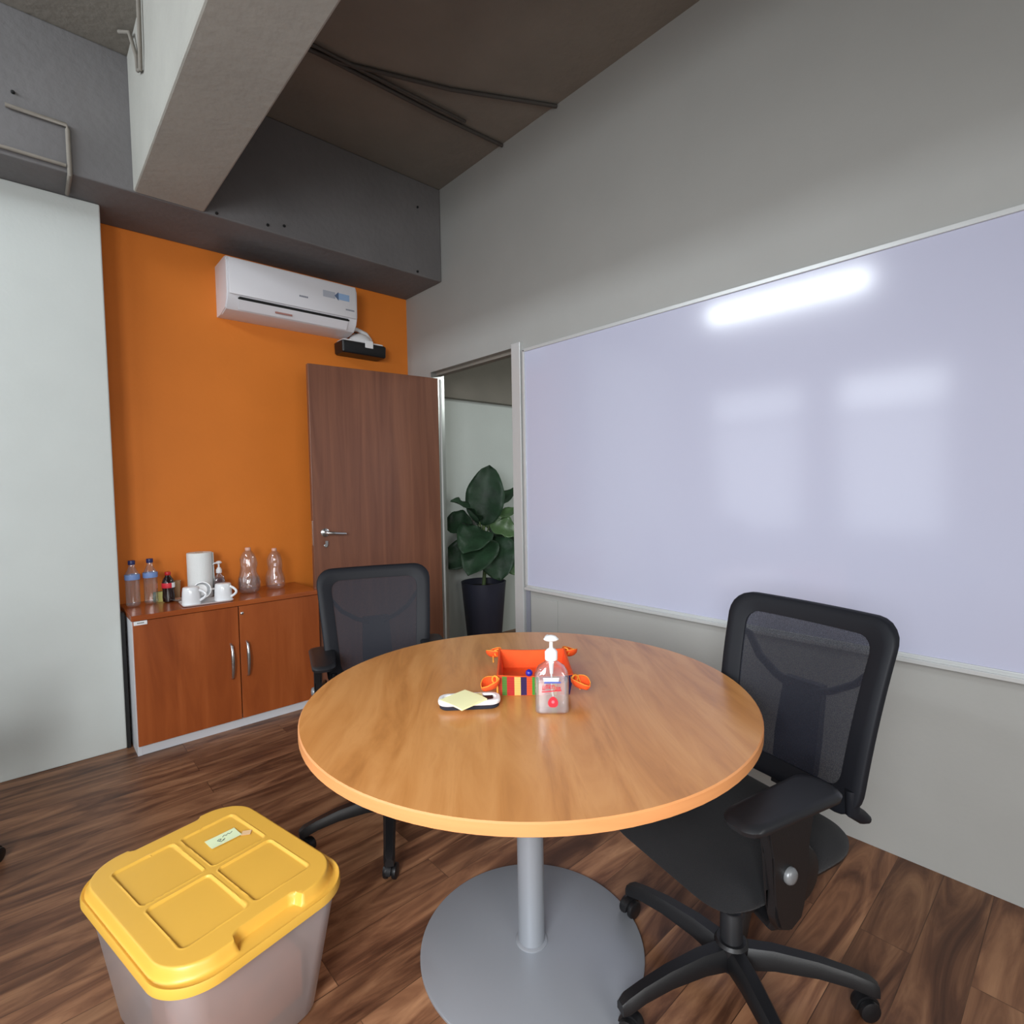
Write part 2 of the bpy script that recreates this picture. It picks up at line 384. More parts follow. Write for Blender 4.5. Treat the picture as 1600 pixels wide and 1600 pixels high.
# ------------------------------------------------------------ whiteboard
WB = thing('whiteboard', 'large glossy whiteboard with thin aluminium frame on the right wall', 'whiteboard', (0, -2.5, 0))
y0, y1, z0, z1 = -3.9+2.5, -1.282+2.5, .72, 2.098
obj('writing_surface', box(B(), (-.012, y0, z0), (-.002, y1, z1)), whiteboard_m, WB)
bm = B()
box(bm, (-.02, y0, z1-.012), (-.001, y1, z1+.006), .002); box(bm, (-.02, y1-.012, z0), (-.001, y1+.006, z1), .002)
box(bm, (-.02, y0-.006, z0), (-.001, y0+.012, z1), .002); box(bm, (-.02, y0, z0-.02), (-.001, y1, z0+.006), .002)
obj('frame', bm, aluw, WB)
bm = B(); box(bm, (-.05, y0+.02, z0-.016), (-.018, y1-.02, z0-.008), .002); box(bm, (-.053, y0+.02, z0-.016), (-.049, y1-.02, z0-.002), .001)
obj('pen_tray', bm, aluw, WB)

# ------------------------------------------------------------ door leaf
DP0 = Vector((-.91, -.36)); DP1 = Vector((-.04, -.45)); ang = math.atan2((DP0-DP1).y, (DP0-DP1).x); DW = (DP0-DP1).length
D = thing('door_1', 'brown wood door standing open in front of the orange wall', 'door', (DP1.x, DP1.y, 0), ang)
D['kind'] = 'structure'
# local +x from hinge to free edge, camera side is local +y (ang ~ 174 deg)
obj('door_leaf', box(B(), (0, -.04, .008), (DW, 0, 2.063), .002), door_w, D)
bm = B()
lathe(bm, [(.026, 0), (.026, .006), (.022, .009)], 20)
bmesh.ops.rotate(bm, verts=bm.verts, cent=(0, 0, 0), matrix=Matrix.Rotation(R(-90), 3, 'X'))
bmesh.ops.translate(bm, verts=bm.verts, vec=(DW-.07, 0, 1.045))
tube(bm, [(DW-.07, .005, 1.045), (DW-.07, .045, 1.045), (DW-.082, .052, 1.045), (DW-.12, .05, 1.04), (DW-.185, .046, 1.034)], [.010, .010, .011, .010, .008], 10)
obj('door_handle', bm, chrome, D, 40)
bm = B(); lathe(bm, [(.012, 0), (.012, .006), (.009, .008)], 16)
box(bm, (-.002, -.009, .008), (.002, .001, .028)); box(bm, (-.008, -.03, .02), (.008, -.008, .022))
bmesh.ops.rotate(bm, verts=bm.verts, cent=(0, 0, 0), matrix=Matrix.Rotation(R(-90), 3, 'X'))
bmesh.ops.translate(bm, verts=bm.verts, vec=(DW-.072, 0, .965))
obj('lock', bm, chrome, D)
obj('latch_plate', box(B(), (DW, -.03, .97), (DW+.002, -.01, 1.12)), chrome, D)
bm = B()
for z in (.25, 1.1, 1.85): tube(bm, [(-.004, -.02, z), (-.004, -.02, z+.1)], .007, 8)
obj('hinge', bm, chrome, D, 40)

# ------------------------------------------------------------ air conditioner
AC = thing('air_conditioner', 'white split air conditioner high on the orange wall under the beam', 'air conditioner', (-.905, -.001, 2.34))
prof = [(0, .30), (0, 0), (-.10, -.002), (-.17, .012), (-.205, .05), (-.222, .10), (-.224, .26), (-.21, .295), (-.19, .302)]
bm = B(); hx = .395
a = ring(bm, [(-hx, y, z) for y, z in prof]); b = ring(bm, [(hx, y, z) for y, z in prof]); bridge(bm, a, b); bm.faces.new(a); bm.faces.new(b)
bmesh.ops.bevel(bm, geom=[e for e in bm.edges if abs(e.verts[0].co.x-e.verts[1].co.x) < 1e-6 and e.verts[0].co.y < -.001], offset=.006, segments=2, affect='EDGES')
obj('casing', bm, acw, AC, 35)
obj('front_panel', box(B(), (-hx+.012, -.231, .085), (hx-.012, -.222, .285), .005, 2), acw, AC, 35)
bm = B()
pl = [(-.218, .078), (-.196, .030)]
v = [bm.verts.new(q) for q in ((-.33, -.2215, .078), (.33, -.2215, .078), (.33, -.2245, .070), (-.33, -.2245, .070))]
bm.faces.new(v)
box(bm, (-.335, -.226, .066), (.335, -.21, .0725))
obj('air_slot', bm, dark, AC)
bm = B()
v0 = Vector((0, -.2165, .062)); v1 = Vector((0, -.176, .012))
vs = [bm.verts.new(q) for q in ((-.33, -.2155, .058), (.33, -.2155, .058), (.33, -.186, .018), (-.33, -.186, .018), (-.33, -.219, .062), (.33, -.219, .062), (.33, -.189, .013), (-.33, -.189, .013))]
for f in ((0, 1, 2, 3), (4, 5, 6, 7), (0, 1, 5, 4), (2, 3, 7, 6), (1, 2, 6, 5), (0, 3, 7, 4)): bm.faces.new([vs[i] for i in f])
obj('louver', bm, acw, AC)
obj('badge', box(B(), (-.13, -.2125, .027), (-.03, -.209, .037)), mat('brown_badge', (170, 120, 110), .5), AC)
bm = B(); box(bm, (.16, -.2325, .185), (.24, -.2312, .225)); st = obj('sticker', bm, mat('pale_grey_sticker', (176, 180, 190), .5), AC)
bm = B(); prism(bm, [(.235, .205), (.262, .178), (.262, .232)], -.2335, -.2312, 'y'); obj('sticker', bm, mat('dark_blue_sticker', (90, 110, 140), .5), AC)
obj('sticker', box(B(), (.262, -.2335, .186), (.335, -.2312, .226)), mat('light_blue_sticker', (150, 180, 216), .5), AC)
bm = B()
for k in range(5): box(bm, (.01+k*.011, -.2322, .150), (.019+k*.011, -.2312, .160))
obj('logo', bm, mat('grey_print', (130, 134, 146), .5), AC)
bm = B()
for k in range(6): box(bm, (.31+k*.010, -.2322, .128), (.318+k*.010, -.2312, .137))
obj('printed_text', bm, mat('grey_text_print', (130, 134, 146), .5), AC)

# ------------------------------------------------------------ black and white device above the door
DV = thing('wall_device', 'black box with a white dome and cables on the wall above the door', 'device', (-.418, -.001, 2.225))
bm = B(); slab(bm, [(.155, .06, 0), (.162, .066, .008), (.164, .068, .075), (.158, .062, .082)], .015); bmesh.ops.translate(bm, verts=bm.verts, vec=(0, -.07, 0))
obj('case', bm, blackp, DV, 40)
bm = B(); slab(bm, [(.155, .060, .082), (.150, .056, .092)], .02); bmesh.ops.translate(bm, verts=bm.verts, vec=(0, -.07, 0))
obj('top_plate', bm, whitep, DV, 40)
bm = B(); lathe(bm, [(.085, .092), (.083, .11), (.068, .135), (.045, .15), (.015, .157)], 24, (0, -.07, 0), 1, .7); obj('dome', bm, whitep, DV, 60)
bm = B(); box(bm, (.0, -.142, .05), (.06, -.136, .10), .003); obj('clip', bm, whitep, DV)
bm = B(); tube(bm, [(-.12, -.05, .19), (-.08, -.055, .185), (-.02, -.06, .185), (.05, -.06, .165), (.08, -.06, .13), (.09, -.06, .09)], .014, 10); obj('hose', bm, whitep, DV, 60)
bm = B(); tube(bm, [(-.115, -.05, .2), (-.10, -.08, .17), (-.07, -.09, .155), (-.03, -.09, .150)], .004, 6); obj('cable', bm, blackp, DV)

# ------------------------------------------------------------ cabinet
CX0, CX1, CYF, CZ = -1.835, -.905, -.398, .706
CB = thing('cabinet', 'low brown two-door cabinet with white sides against the orange wall', 'cabinet', ((CX0+CX1)/2, -.2, 0))
hw = (CX1-CX0)/2
def cp(name, a, b, m, bev=.001, par=CB): return obj(name, box(B(), (a[0], a[1]+.2, a[2]), (b[0], b[1]+.2, b[2]), bev), m, par)
bm = B(); box(bm, (-hw, -.180, 0), (-hw+.018, .195, CZ-.026)); box(bm, (hw-.018, -.180, 0), (hw, .195, CZ-.026)); box(bm, (-hw+.018, .185, .05), (hw-.018, .195, CZ-.026)); box(bm, (-hw+.018, -.17, .05), (hw-.018, .185, .066))
obj('body', bm, white_lam, CB)
obj('plinth', box(B(), (-hw+.018, -.178, 0), (hw-.018, -.165, .052), .001), white_lam, CB)
obj('top_panel', box(B(), (-hw-.004, -.204, CZ-.026), (hw+.004, .198, CZ), .002), cabtop_w, CB)
for s in (-1, 1):
    xa, xb = (-hw+.003, .013) if s < 0 else (.018, hw-.003)
    d = obj('door', box(B(), (xa, -.199, .052), (xb, -.182, CZ-.029), .0015), cab_w, CB)
    hxp = -.030 if s < 0 else .050
    bm = B(); pts = [(hxp, -.197, .285), (hxp, -.215, .292)]+[(hxp, -.221-.012*sin(pi*k/8), .30+.165*k/8) for k in range(9)]+[(hxp, -.215, .473), (hxp, -.197, .48)]
    tube(bm, pts, [.005, .006]+[.0065+.003*sin(pi*k/8) for k in range(9)]+[.006, .005], 10, flat=.8)
    obj('handle', bm, chrome, d, 50)
    if s > 0:
        bm = B(); lathe(bm, [(.008, 0), (.008, .004), (.005, .006)], 14); bmesh.ops.rotate(bm, verts=bm.verts, cent=(0, 0, 0), matrix=Matrix.Rotation(R(90), 3, 'X')); bmesh.ops.translate(bm, verts=bm.verts, vec=(.032, -.199, .637))
        obj('keyhole', bm, chrome, d, 40)
    else:
        obj('name_plate', box(B(), (-hw+.006, -.2035, .658), (-hw+.062, -.199, .678), .001), whitep, d)
        pass
bm = B()
for k in range(5): box(bm, (-hw+.020+k*.006, -.2042, .666), (-hw+.0245+k*.006, -.2034, .671))
obj('printed_name', bm, ink, CB)

# ------------------------------------------------------------ things on the cabinet
ZC = CZ+.0005
def bottle_profile(h, r, neck=.013, ribs=True):
    p = [(r*.55, 0), (r*.85, .004), (r*.98, .014)]
    n = 14
    for k in range(n+1):
        z = .02+(h*.62-.02)*k/n; q = r*(1-(.045 if (ribs and k % 2) else 0)); 
        p.append((q, z))
    p += [(r*.99, h*.66), (r*.88, h*.73), (r*.62, h*.80), (neck*1.15, h*.865), (neck, h*.89), (neck, h*.93)]
    return p
def water_bottle(x, y, label):
    t = thing('water_bottle', label, 'bottle', (x, y, ZC), 0, 'capped water bottles on the cabinet')
    bm = B(); lathe(bm, bottle_profile(.245, .033), 28); obj('bottle_body', bm, pet, t, 50)
    bm = B(); lathe(bm, [(.034, .145), (.0345, .147), (.0345, .170), (.034, .172)], 28, caps=False); obj('paper_label', bm, bluelab, t, 40)
    bm = B(); lathe(bm, [(.0155, .224), (.016, .226), (.016, .243), (.0145, .246)], 20); obj('cap', bm, navy, t, 40)
    return t
wb1 = water_bottle(-1.794, -.14, 'blue-capped clear water bottle, leftmost on the cabinet')
wb2 = dup(wb1); wb2.location = (-1.711, -.12, ZC); wb2['label'] = 'blue-capped clear water bottle standing between the leftmost bottle and the cola'
t = thing('cola_bottle', 'small dark cola bottle with red cap and red and white label', 'bottle', (-1.632, -.13, ZC))
bm = B(); lathe(bm, [(.018, 0), (.028, .006), (.030, .03), (.0275, .065), (.031, .085), (.031, .105), (.024, .125), (.014, .142), (.012, .15)], 26); obj('bottle_body', bm, cola, t, 50)
bm = B(); lathe(bm, [(.0315, .080), (.032, .083), (.032, .104), (.031, .107)], 26, caps=False)
for f in bm.faces: f.material_index = 0 if math.atan2(f.calc_center_median().y, f.calc_center_median().x) < -1.2 else 1
obj('paper_label', bm, [redlab, whitep], t, 40)
bm = B(); lathe(bm, [(.0135, .148), (.0145, .15), (.0145, .163), (.013, .166)], 18); obj('cap', bm, redp, t, 40)
# sachets beside the bottles
for i, (x, y, rz, m, lb) in enumerate([(-1.668, -.075, .3, greenm, 'green tea sachet leaning behind the second water bottle'), (-1.655, -.095, -.3, mat('yellow_sachet', (196, 190, 110), .6), 'pale yellow sachet leaning behind the second water bottle')]):
    bm = B(); slab(bm, [(.03, .004, 0), (.031, .007, .02), (.03, .003, .055)], .003)
    tag(obj('sachet', bm, m, None, 40, (x, y, ZC), rz), lb, 'sachet', 'sachets by the water bottles')
t = tag(obj('cardboard_cup', lathe(B(), [(.016, 0), (.021, .10), (.0215, .102), (.0195, .102), (.015, .004)], 24), corkm, None, 50, (-1.580, -.06, ZC)), 'narrow beige cup standing behind the cola bottle', 'cup')
# paper towel roll
t = thing('paper_towel_roll', 'tall white paper towel roll standing by the orange wall', 'paper towel', (-1.470, -.105, ZC))
bm = B(); lathe(bm, [(.020, 0), (.062, 0), (.0635, .003), (.0635, .252), (.062, .255), (.020, .255), (.020, .01)], 40, caps=False, fn=lambda a, z: 1+.008*sin(3*a)); obj('roll', bm, paper, t, 40)
bm = B(); lathe(bm, [(.018, .001), (.0195, .001), (.0195, .256), (.018, .256)], 24, caps=False); obj('cardboard_core', bm, corkm, t, 40)
bm = B(); v = [bm.verts.new(q) for q in ((.063, .005, .002), (.068, -.028, .002), (.066, -.028, .252), (.0635, .005, .252))]; bm.faces.new(v)
obj('loose_sheet', bm, paper, t)
# tray, saucers, mugs
tr = tag(obj('serving_tray', slab(B(), [(.112, .07, 0), (.120, .079, .004), (.122, .082, .010), (.118, .078, .010), (.109, .069, .005)], .02), porc, None, 40, (-1.486, -.295, ZC), R(-2)), 'flat white tray under the mugs at the cabinet front', 'tray')
ZT = ZC+.0055
def mug(loc, rz, label, flip=True, tilt=0):
    t = thing('mug', label, 'mug', loc, rz, 'white mugs on the tray')
    o = [(.030, 0), (.034, .003), (.037, .02), (.039, .05), (.040, .082), (.037, .082), (.036, .05), (.034, .02), (.028, .008)]
    bm = B(); lathe(bm, o, 32)
    obj('cup', bm, porc, t, 50)
    bm = B(); pts = [(.037, 0, .066)]+[(.040+.026*sin(pi*k/8), 0, .066-.05*k/8) for k in range(1, 8)]+[(.036, 0, .016)]
    tube(bm, pts, .005, 10, flat=1.2); obj('handle', bm, porc, t, 60)
    if flip: t.rotation_euler = (pi, 0, rz); t.location.z += .0825
    return t
m1 = mug((-1.562, -.320, ZT), R(-35), 'white mug upside down on the tray, leftmost of three'); m1.scale = (1.12,)*3; m1.location.z = ZT+.0825*1.12
m2 = dup(m1); m2.location = (-1.486, -.178, ZT+.0455); m2.rotation_euler = (R(82), R(0), R(-8)); m2['label'] = 'white mug lying on its side, middle one on the tray'
m3 = dup(m1); m3.location = (-1.408, -.325, ZT+.0825*1.12); m3.rotation_euler = (pi, 0, R(-45)); m3['label'] = 'white mug upside down on the tray, rightmost, in front of the pump bottle'
t = tag(obj('glass_saucer', lathe(B(), [(.016, 0), (.030, .004), (.043, .013), (.042, .015), (.029, .007), (.001, .004)], 32), clear('clear_glass', (210, 220, 220), (225, 230, 228), .4, .25), None, 40, (-1.580, -.165, ZC)), 'clear glass saucer behind the leftmost mug', 'saucer')
# pump bottle behind the mugs
def pump(t, z, s=1.0, m=whitep, rot=0):
    bm = B(); lathe(bm, [(.014*s, z), (.0165*s, z+.002*s), (.0165*s, z+.022*s), (.013*s, z+.026*s), (.010*s, z+.034*s), (.005*s, z+.036*s), (.005*s, z+.058*s)], 20)
    obj('pump_collar', bm, m, t, 40)
    bm = B(); lathe(bm, [(.006*s, z+.055*s), (.016*s, z+.060*s), (.019*s, z+.064*s), (.012*s, z+.072*s), (.004*s, z+.075*s)], 20, (0, 0, 0), 1, .8)
    tube(bm, [(0, 0, z+.064*s), (cos(rot)*.030*s, sin(rot)*.030*s, z+.063*s), (cos(rot)*.038*s, sin(rot)*.038*s, z+.056*s)], [.006*s, .005*s, .004*s], 8)
    obj('pump_head', bm, m, t, 50)
t = thing('pump_bottle', 'pump bottle of reddish gel behind the mugs on the cabinet', 'bottle', (-1.377, -.125, ZC))
bm = B(); slab(bm, [(.026, .018, 0), (.030, .021, .004), (.030, .021, .085), (.026, .019, .105), (.014, .012, .12), (.012, .011, .128)], .012); obj('bottle_body', bm, pet, t, 40)
bm = B(); slab(bm, [(.027, .019, .003), (.027, .019, .085), (.023, .017, .10)], .012); obj('liquid', bm, amber, t, 40)
pump(t, .128, .95, rot=R(200))
# two old soft-drink bottles
def big_bottle(x, y, label, fill, tw, sc=1):
    t = thing('large_clear_bottle', label, 'bottle', (x, y, ZC), tw, 'crumpled clear bottles on the cabinet'); t.scale = (sc, sc, sc)
    pr = [(.036, 0), (.050, .006), (.056, .03), (.057, .06), (.054, .085), (.046, .105), (.042, .125), (.043, .145), (.045, .165), (.043, .19), (.034, .215), (.022, .232), (.014, .24), (.013, .252)]
    def crump(a, z): return 1+.045*sin(3*a+z*60)+.03*sin(5*a-z*90)
    bm = B(); lathe(bm, pr, 36, fn=crump); obj('bottle_body', bm, pet, t, 60)
    bm = B(); lathe(bm, [(.0145, .238), (.015, .24), (.015, .253), (.014, .255)], 18); obj('cap', bm, mat('clear_cap', (220, 170, 150), .4), t, 40)
    if fill:
        bm = B(); lathe(bm, [(r_*.94, z_+.002) for r_, z_ in pr if z_ <= .086], 36, fn=crump); obj('water', bm, water, t, 60)
    return t
big_bottle(-1.230, -.175, 'large crumpled clear bottle partly full of water on the cabinet', True, .3, 1.05)
big_bottle(-1.072, -.15, 'large crumpled clear empty bottle, rightmost on the cabinet', False, 1.9, .97)

# ------------------------------------------------------------ table
TX, TY, TZ = -1.18, -2.504, .74
TB = thing('round_table', 'round wood-top meeting table on a grey disc pedestal', 'table', (TX, TY, 0))
bm = B()
NR = 96
prof = [(.596, TZ-.028), (.600, TZ-.025), (.600, TZ-.003), (.597, TZ)]
lathe(bm, prof, NR)
for f in bm.faces: f.material_index = 0 if abs(f.calc_center_median().z-TZ) < 1e-4 and len(f.verts) > 8 else 1
obj('tabletop', bm, [table_w, edge_w], TB, 40)
bm = B(); lathe(bm, [(.0375, .008), (.0375, TZ-.034)], 40); obj('pedestal_column', bm, steelp, TB, 40)
bm = B(); lathe(bm, [(.31, 0), (.315, .002), (.315, .008), (.312, .010), (.05, .012)], 96); obj('base_plate', bm, steelp, TB, 40)
bm = B(); lathe(bm, [(.046, .011), (.046, .014), (.040, .018)], 40); obj('base_collar', bm, steelp, TB, 40)
bm = B(); box(bm, (-.25, -.04, TZ-.035), (.25, .04, TZ-.029)); box(bm, (-.04, -.25, TZ-.035), (.04, .25, TZ-.029)); obj('top_bracket', bm, steelp, TB)
ZTT = TZ+.0005

# fabric basket
BK = thing('fabric_basket', 'orange fabric basket with striped sides and tied corners on the table', 'basket', (-1.122, -2.468, ZTT), R(-42.2))
hb, db, hh = .094, .108, .060         # half width / depth at base
n = 18
def side(bm, p0, p1, q0, q1, nrm, th=.005, mi=0):
    """wall patch between base p0-p1 and top q0-q1, given thickness along nrm"""
    P0, P1, Q0, Q1 = map(Vector, (p0, p1, q0, q1)); N = Vector(nrm)*th
    g = [[(P0.lerp(P1, i/n)).lerp(Q0.lerp(Q1, i/n), j/3)+Vector((0, 0, -.004*sin(pi*i/n)*(j/3))) for i in range(n+1)] for j in range(4)]
    A = [[bm.verts.new(v) for v in r_] for r_ in g]; A2 = [[bm.verts.new(v+N) for v in r_] for r_ in g]
    for j in range(3):
        for i in range(n):
            f = bm.faces.new((A[j][i], A[j][i+1], A[j+1][i+1], A[j+1][i])); f.material_index = mi
            f = bm.faces.new((A2[j][i], A2[j][i+1], A2[j+1][i+1], A2[j+1][i])); f.material_index = mi
    for i in range(n): bm.faces.new((A[3][i], A[3][i+1], A2[3][i+1], A2[3][i])); bm.faces.new((A[0][i], A[0][i+1], A2[0][i+1], A2[0][i]))
    for j in range(3): bm.faces.new((A[j][0], A[j+1][0], A2[j+1][0], A2[j][0])); bm.faces.new((A[j][n], A[j+1][n], A2[j+1][n], A2[j][n]))
fl = .010
bm = B(); slab(bm, [(hb, db, 0), (hb, db, .005)], .01); obj('basket_bottom', bm, orf, BK)
cs = [(-hb, -db), (hb, -db), (hb, db), (-hb, db)]; ct = [(-hb-fl, -db-fl), (hb+fl, -db-fl), (hb+fl, db+fl), (-hb-fl, db+fl)]
nr = [(0, 1, 0), (-1, 0, 0), (0, -1, 0), (1, 0, 0)]
stripes = [(.0, .07, (196, 60, 40)), (.07, .13, (84, 130, 52)), (.13, .23, (190, 44, 40)), (.23, .31, (236, 196, 110)), (.31, .39, (52, 32, 84)), (.39, .46, (226, 88, 40)), (.46, .54, (70, 150, 50)), (.54, .62, (226, 88, 40)), (.62, .70, (190, 44, 40)), (.70, .78, (236, 196, 110)), (.78, .88, (226, 88, 40)), (.88, 1.0, (44, 36, 96))]
def stripe_mat():
    m = bpy.data.materials.new('striped_woven_cotton'); m.use_nodes = True; t_ = m.node_tree; b = t_.nodes['Principled BSDF']
    tc = t_.nodes.new('ShaderNodeTexCoord'); sp = t_.nodes.new('ShaderNodeSeparateXYZ'); mr = t_.nodes.new('ShaderNodeMapRange')
    mr.inputs[1].default_value = -.104; mr.inputs[2].default_value = .104
    r = t_.nodes.new('ShaderNodeValToRGB'); r.color_ramp.interpolation = 'CONSTANT'; el = r.color_ramp.elements
    while len(el) < len(stripes): el.new(.5)
    for e, (a_, b_, c_) in zip(el, stripes): e.position = a_; e.color = lin(c_)
    t_.links.new(tc.outputs['Object'], sp.inputs[0]); t_.links.new(sp.outputs[0], mr.inputs[0]); t_.links.new(mr.outputs[0], r.inputs[0])
    wv = t_.nodes.new('ShaderNodeTexWave'); wv.bands_direction = 'Z'; wv.inputs['Scale'].default_value = 60
    t_.links.new(tc.outputs['Object'], wv.inputs['Vector'])
    mx = t_.nodes.new('ShaderNodeMix'); mx.data_type = 'RGBA'; mx.blend_type = 'MULTIPLY'; mx.inputs[0].default_value = .35
    t_.links.new(r.outputs[0], mx.inputs[6]); t_.links.new(wv.outputs['Color'], mx.inputs[7]); t_.links.new(mx.outputs[2], b.inputs['Base Color'])
    b.inputs['Roughness'].default_value = .85
    return m
stm = stripe_mat()
for k in range(4):
    a_, b_ = k, (k+1) % 4
    bm = B(); side(bm, cs[a_]+(.002,), cs[b_]+(.002,), ct[a_]+(hh,), ct[b_]+(hh,), nr[k]); obj('basket_side', bm, orf, BK, 40)
    if k in (0, 2):
        bm = B(); o_ = Vector(nr[k])*-.0012
        side(bm, Vector(cs[a_]+(.001,))+o_, Vector(cs[b_]+(.001,))+o_, Vector(ct[a_]+(hh-.002,))+o_, Vector(ct[b_]+(hh-.002,))+o_, nr[k], .001)
        obj('striped_panel', bm, stm, BK, 40)
# tied corner ears: a pinched cone of cloth that opens outward, with a cord
yel = mat('yellow_cord', (236, 150, 50), .8)
for (x, y) in ct:
    d_ = Vector((x, y, 0)).normalized(); s_ = Vector((-d_.y, d_.x, 0)); c0 = Vector((x, y, hh-.006))-d_*.004
    bm = B(); prev = None; rim = [[], []]; nE = 9
    for j in range(nE):
        f_ = j/(nE-1); cen = c0+d_*(.060*f_)+Vector((0, 0, .004*sin(f_*pi)-.012*f_*f_))
        wid = .006+.017*sin(pi*min(1, f_**.9)) if f_ < 1 else .0012; dep = (.010+.016*sin(pi*f_**.8)) if f_ < 1 else .002
        pts_ = [cen+s_*(wid*cos(q))+Vector((0, 0, dep*sin(q))) for q in [pi+pi*k/10 for k in range(11)]]
        rim[0].append(pts_[0]); rim[1].append(pts_[-1])
        cur = ring(bm, pts_)
        if prev: bridge(bm, prev, cur, False)
        prev = cur
    e_ = obj('corner_ear', bm, orf, BK, 60)
    sm_ = e_.modifiers.new('cloth_thickness', 'SOLIDIFY'); sm_.thickness = .0022; sm_.offset = 0
    bm = B(); tube(bm, rim[0]+rim[1][::-1][1:], .0013, 6); obj('edge_trim', bm, yel, e_, 60)
    bm = B(); tube(bm, [c0+d_*.008+s_*(.012*cos(q))+Vector((0, 0, .011*sin(q)-.006)) for q in [2*pi*k/14 for k in range(14)]], .0026, 8, True)
    tube(bm, [c0+d_*.006+Vector((0, 0, .004)), c0+d_*.012+s_*.009+Vector((0, 0, .002)), c0+d_*.016+s_*.013+Vector((0, 0, -.014)), c0+d_*.015+s_*.013+Vector((0, 0, -.036))], .0022, 6)
    obj('tie_cord', bm, yel, e_, 60)
bm = B(); bmesh.ops.create_uvsphere(bm, u_segments=20, v_segments=12, radius=.0095); obj('bead', bm, mat('blue_bead', (36, 32, 150), .3), BK, 180, (-.016, -db-fl+.003, hh+.0045))

# hand sanitizer
SN = thing('hand_sanitizer_bottle', 'clear pump bottle of hand gel standing before the orange basket', 'bottle', (-1.236, -2.650, ZTT), R(-44))
lay = [(.037, .021, 0), (.042, .026, .005), (.0425, .0265, .05), (.0425, .0265, .088), (.041, .025, .100), (.033, .022, .114), (.020, .016, .124), (.015, .015, .128), (.0145, .0145, .134)]
bm = B(); slab(bm, lay, .014, 7); obj('bottle_body', bm, pet, SN, 40)
bm = B(); slab(bm, [(.036, .020, .003), (.0405, .0245, .008), (.041, .025, .05), (.041, .025, .080)], .013, 7); obj('gel', bm, gelm, SN, 40)
bm = B(); tube(bm, [(0, 0, .134), (0, 0, .06), (.008, 0, .012)], .0022, 8); tube(bm, [(0, 0, .134), (0, 0, .096)], [.008, .0042], 10); obj('dip_tube', bm, whitep, SN, 50)
bm = B(); lathe(bm, [(.0155, .132), (.016, .134), (.016, .152), (.011, .158), (.0055, .161), (.0045, .165), (.0045, .180)], 24); obj('pump_collar', bm, whitep, SN, 40)
bm = B(); lathe(bm, [(.006, .178), (.017, .181), (.0195, .184), (.013, .191), (.004, .194)], 24, (0, 0, 0), 1, .8)
tube(bm, [(0, 0, .185), (-.008, .022, .184), (-.012, .034, .178)], [.007, .0055, .004], 8); obj('pump_head', bm, whitep, SN, 50)
yf = -.0272
bm = B(); prism(bm, [(-.022, .094), (.018, .094), (.016, .085), (-.02, .085)], yf-.0006, yf+.0002, 'y'); prism(bm, [(-.018, .0845), (.022, .0845), (.022, .0805), (-.02, .0805)], yf-.0006, yf+.0002, 'y', 1)
obj('label_band', bm, [mat('white_print', (232, 234, 244), .5), mat('blue_print', (70, 90, 170), .5)], SN)
bm = B()
# red hand-lettered word, illegible in the photo
x = -.024
for k, wd in enumerate((.007, .006, .006, .008, .006, .006)):
    dz = .0035*sin(k*.9); 
    for (a_, b_) in (((x, .064+dz), (x+.0016, .074+dz)), ((x+wd-.0026, .064+dz), (x+wd-.001, .074+dz)), ((x, .0725+dz if k % 2 else .064+dz), (x+wd-.001, .0742+dz if k % 2 else .0657+dz))):
        prism(bm, [(a_[0], a_[1]), (b_[0], a_[1]), (b_[0]+.001, b_[1]), (a_[0]+.001, b_[1])], yf-.0008, yf+.0002, 'y')
    x += wd+.0012
prism(bm, [(-.026, .0600), (.022, .064), (.024, .0618), (-.024, .0578)], yf-.0007, yf+.0002, 'y')
obj('label_word', bm, redlab, SN)
bm = B()
dr = [(.002+.0125*sin(2*pi*k/24)*(1 if True else 0), .034+.0135*cos(2*pi*k/24)-(.003*abs(sin(2*pi*k/24)))) for k in range(24)]
prism(bm, dr, yf-.0008, yf+.0002, 'y'); obj('label_emblem', bm, redlab, SN)
bm = B(); prism(bm, [(.002+(.004)*sin(2*pi*k/12), .034+.004*cos(2*pi*k/12)) for k in range(12)], yf-.0012, yf-.0006, 'y'); obj('label_emblem', bm, mat('pink_print', (226, 110, 120), .5), SN)

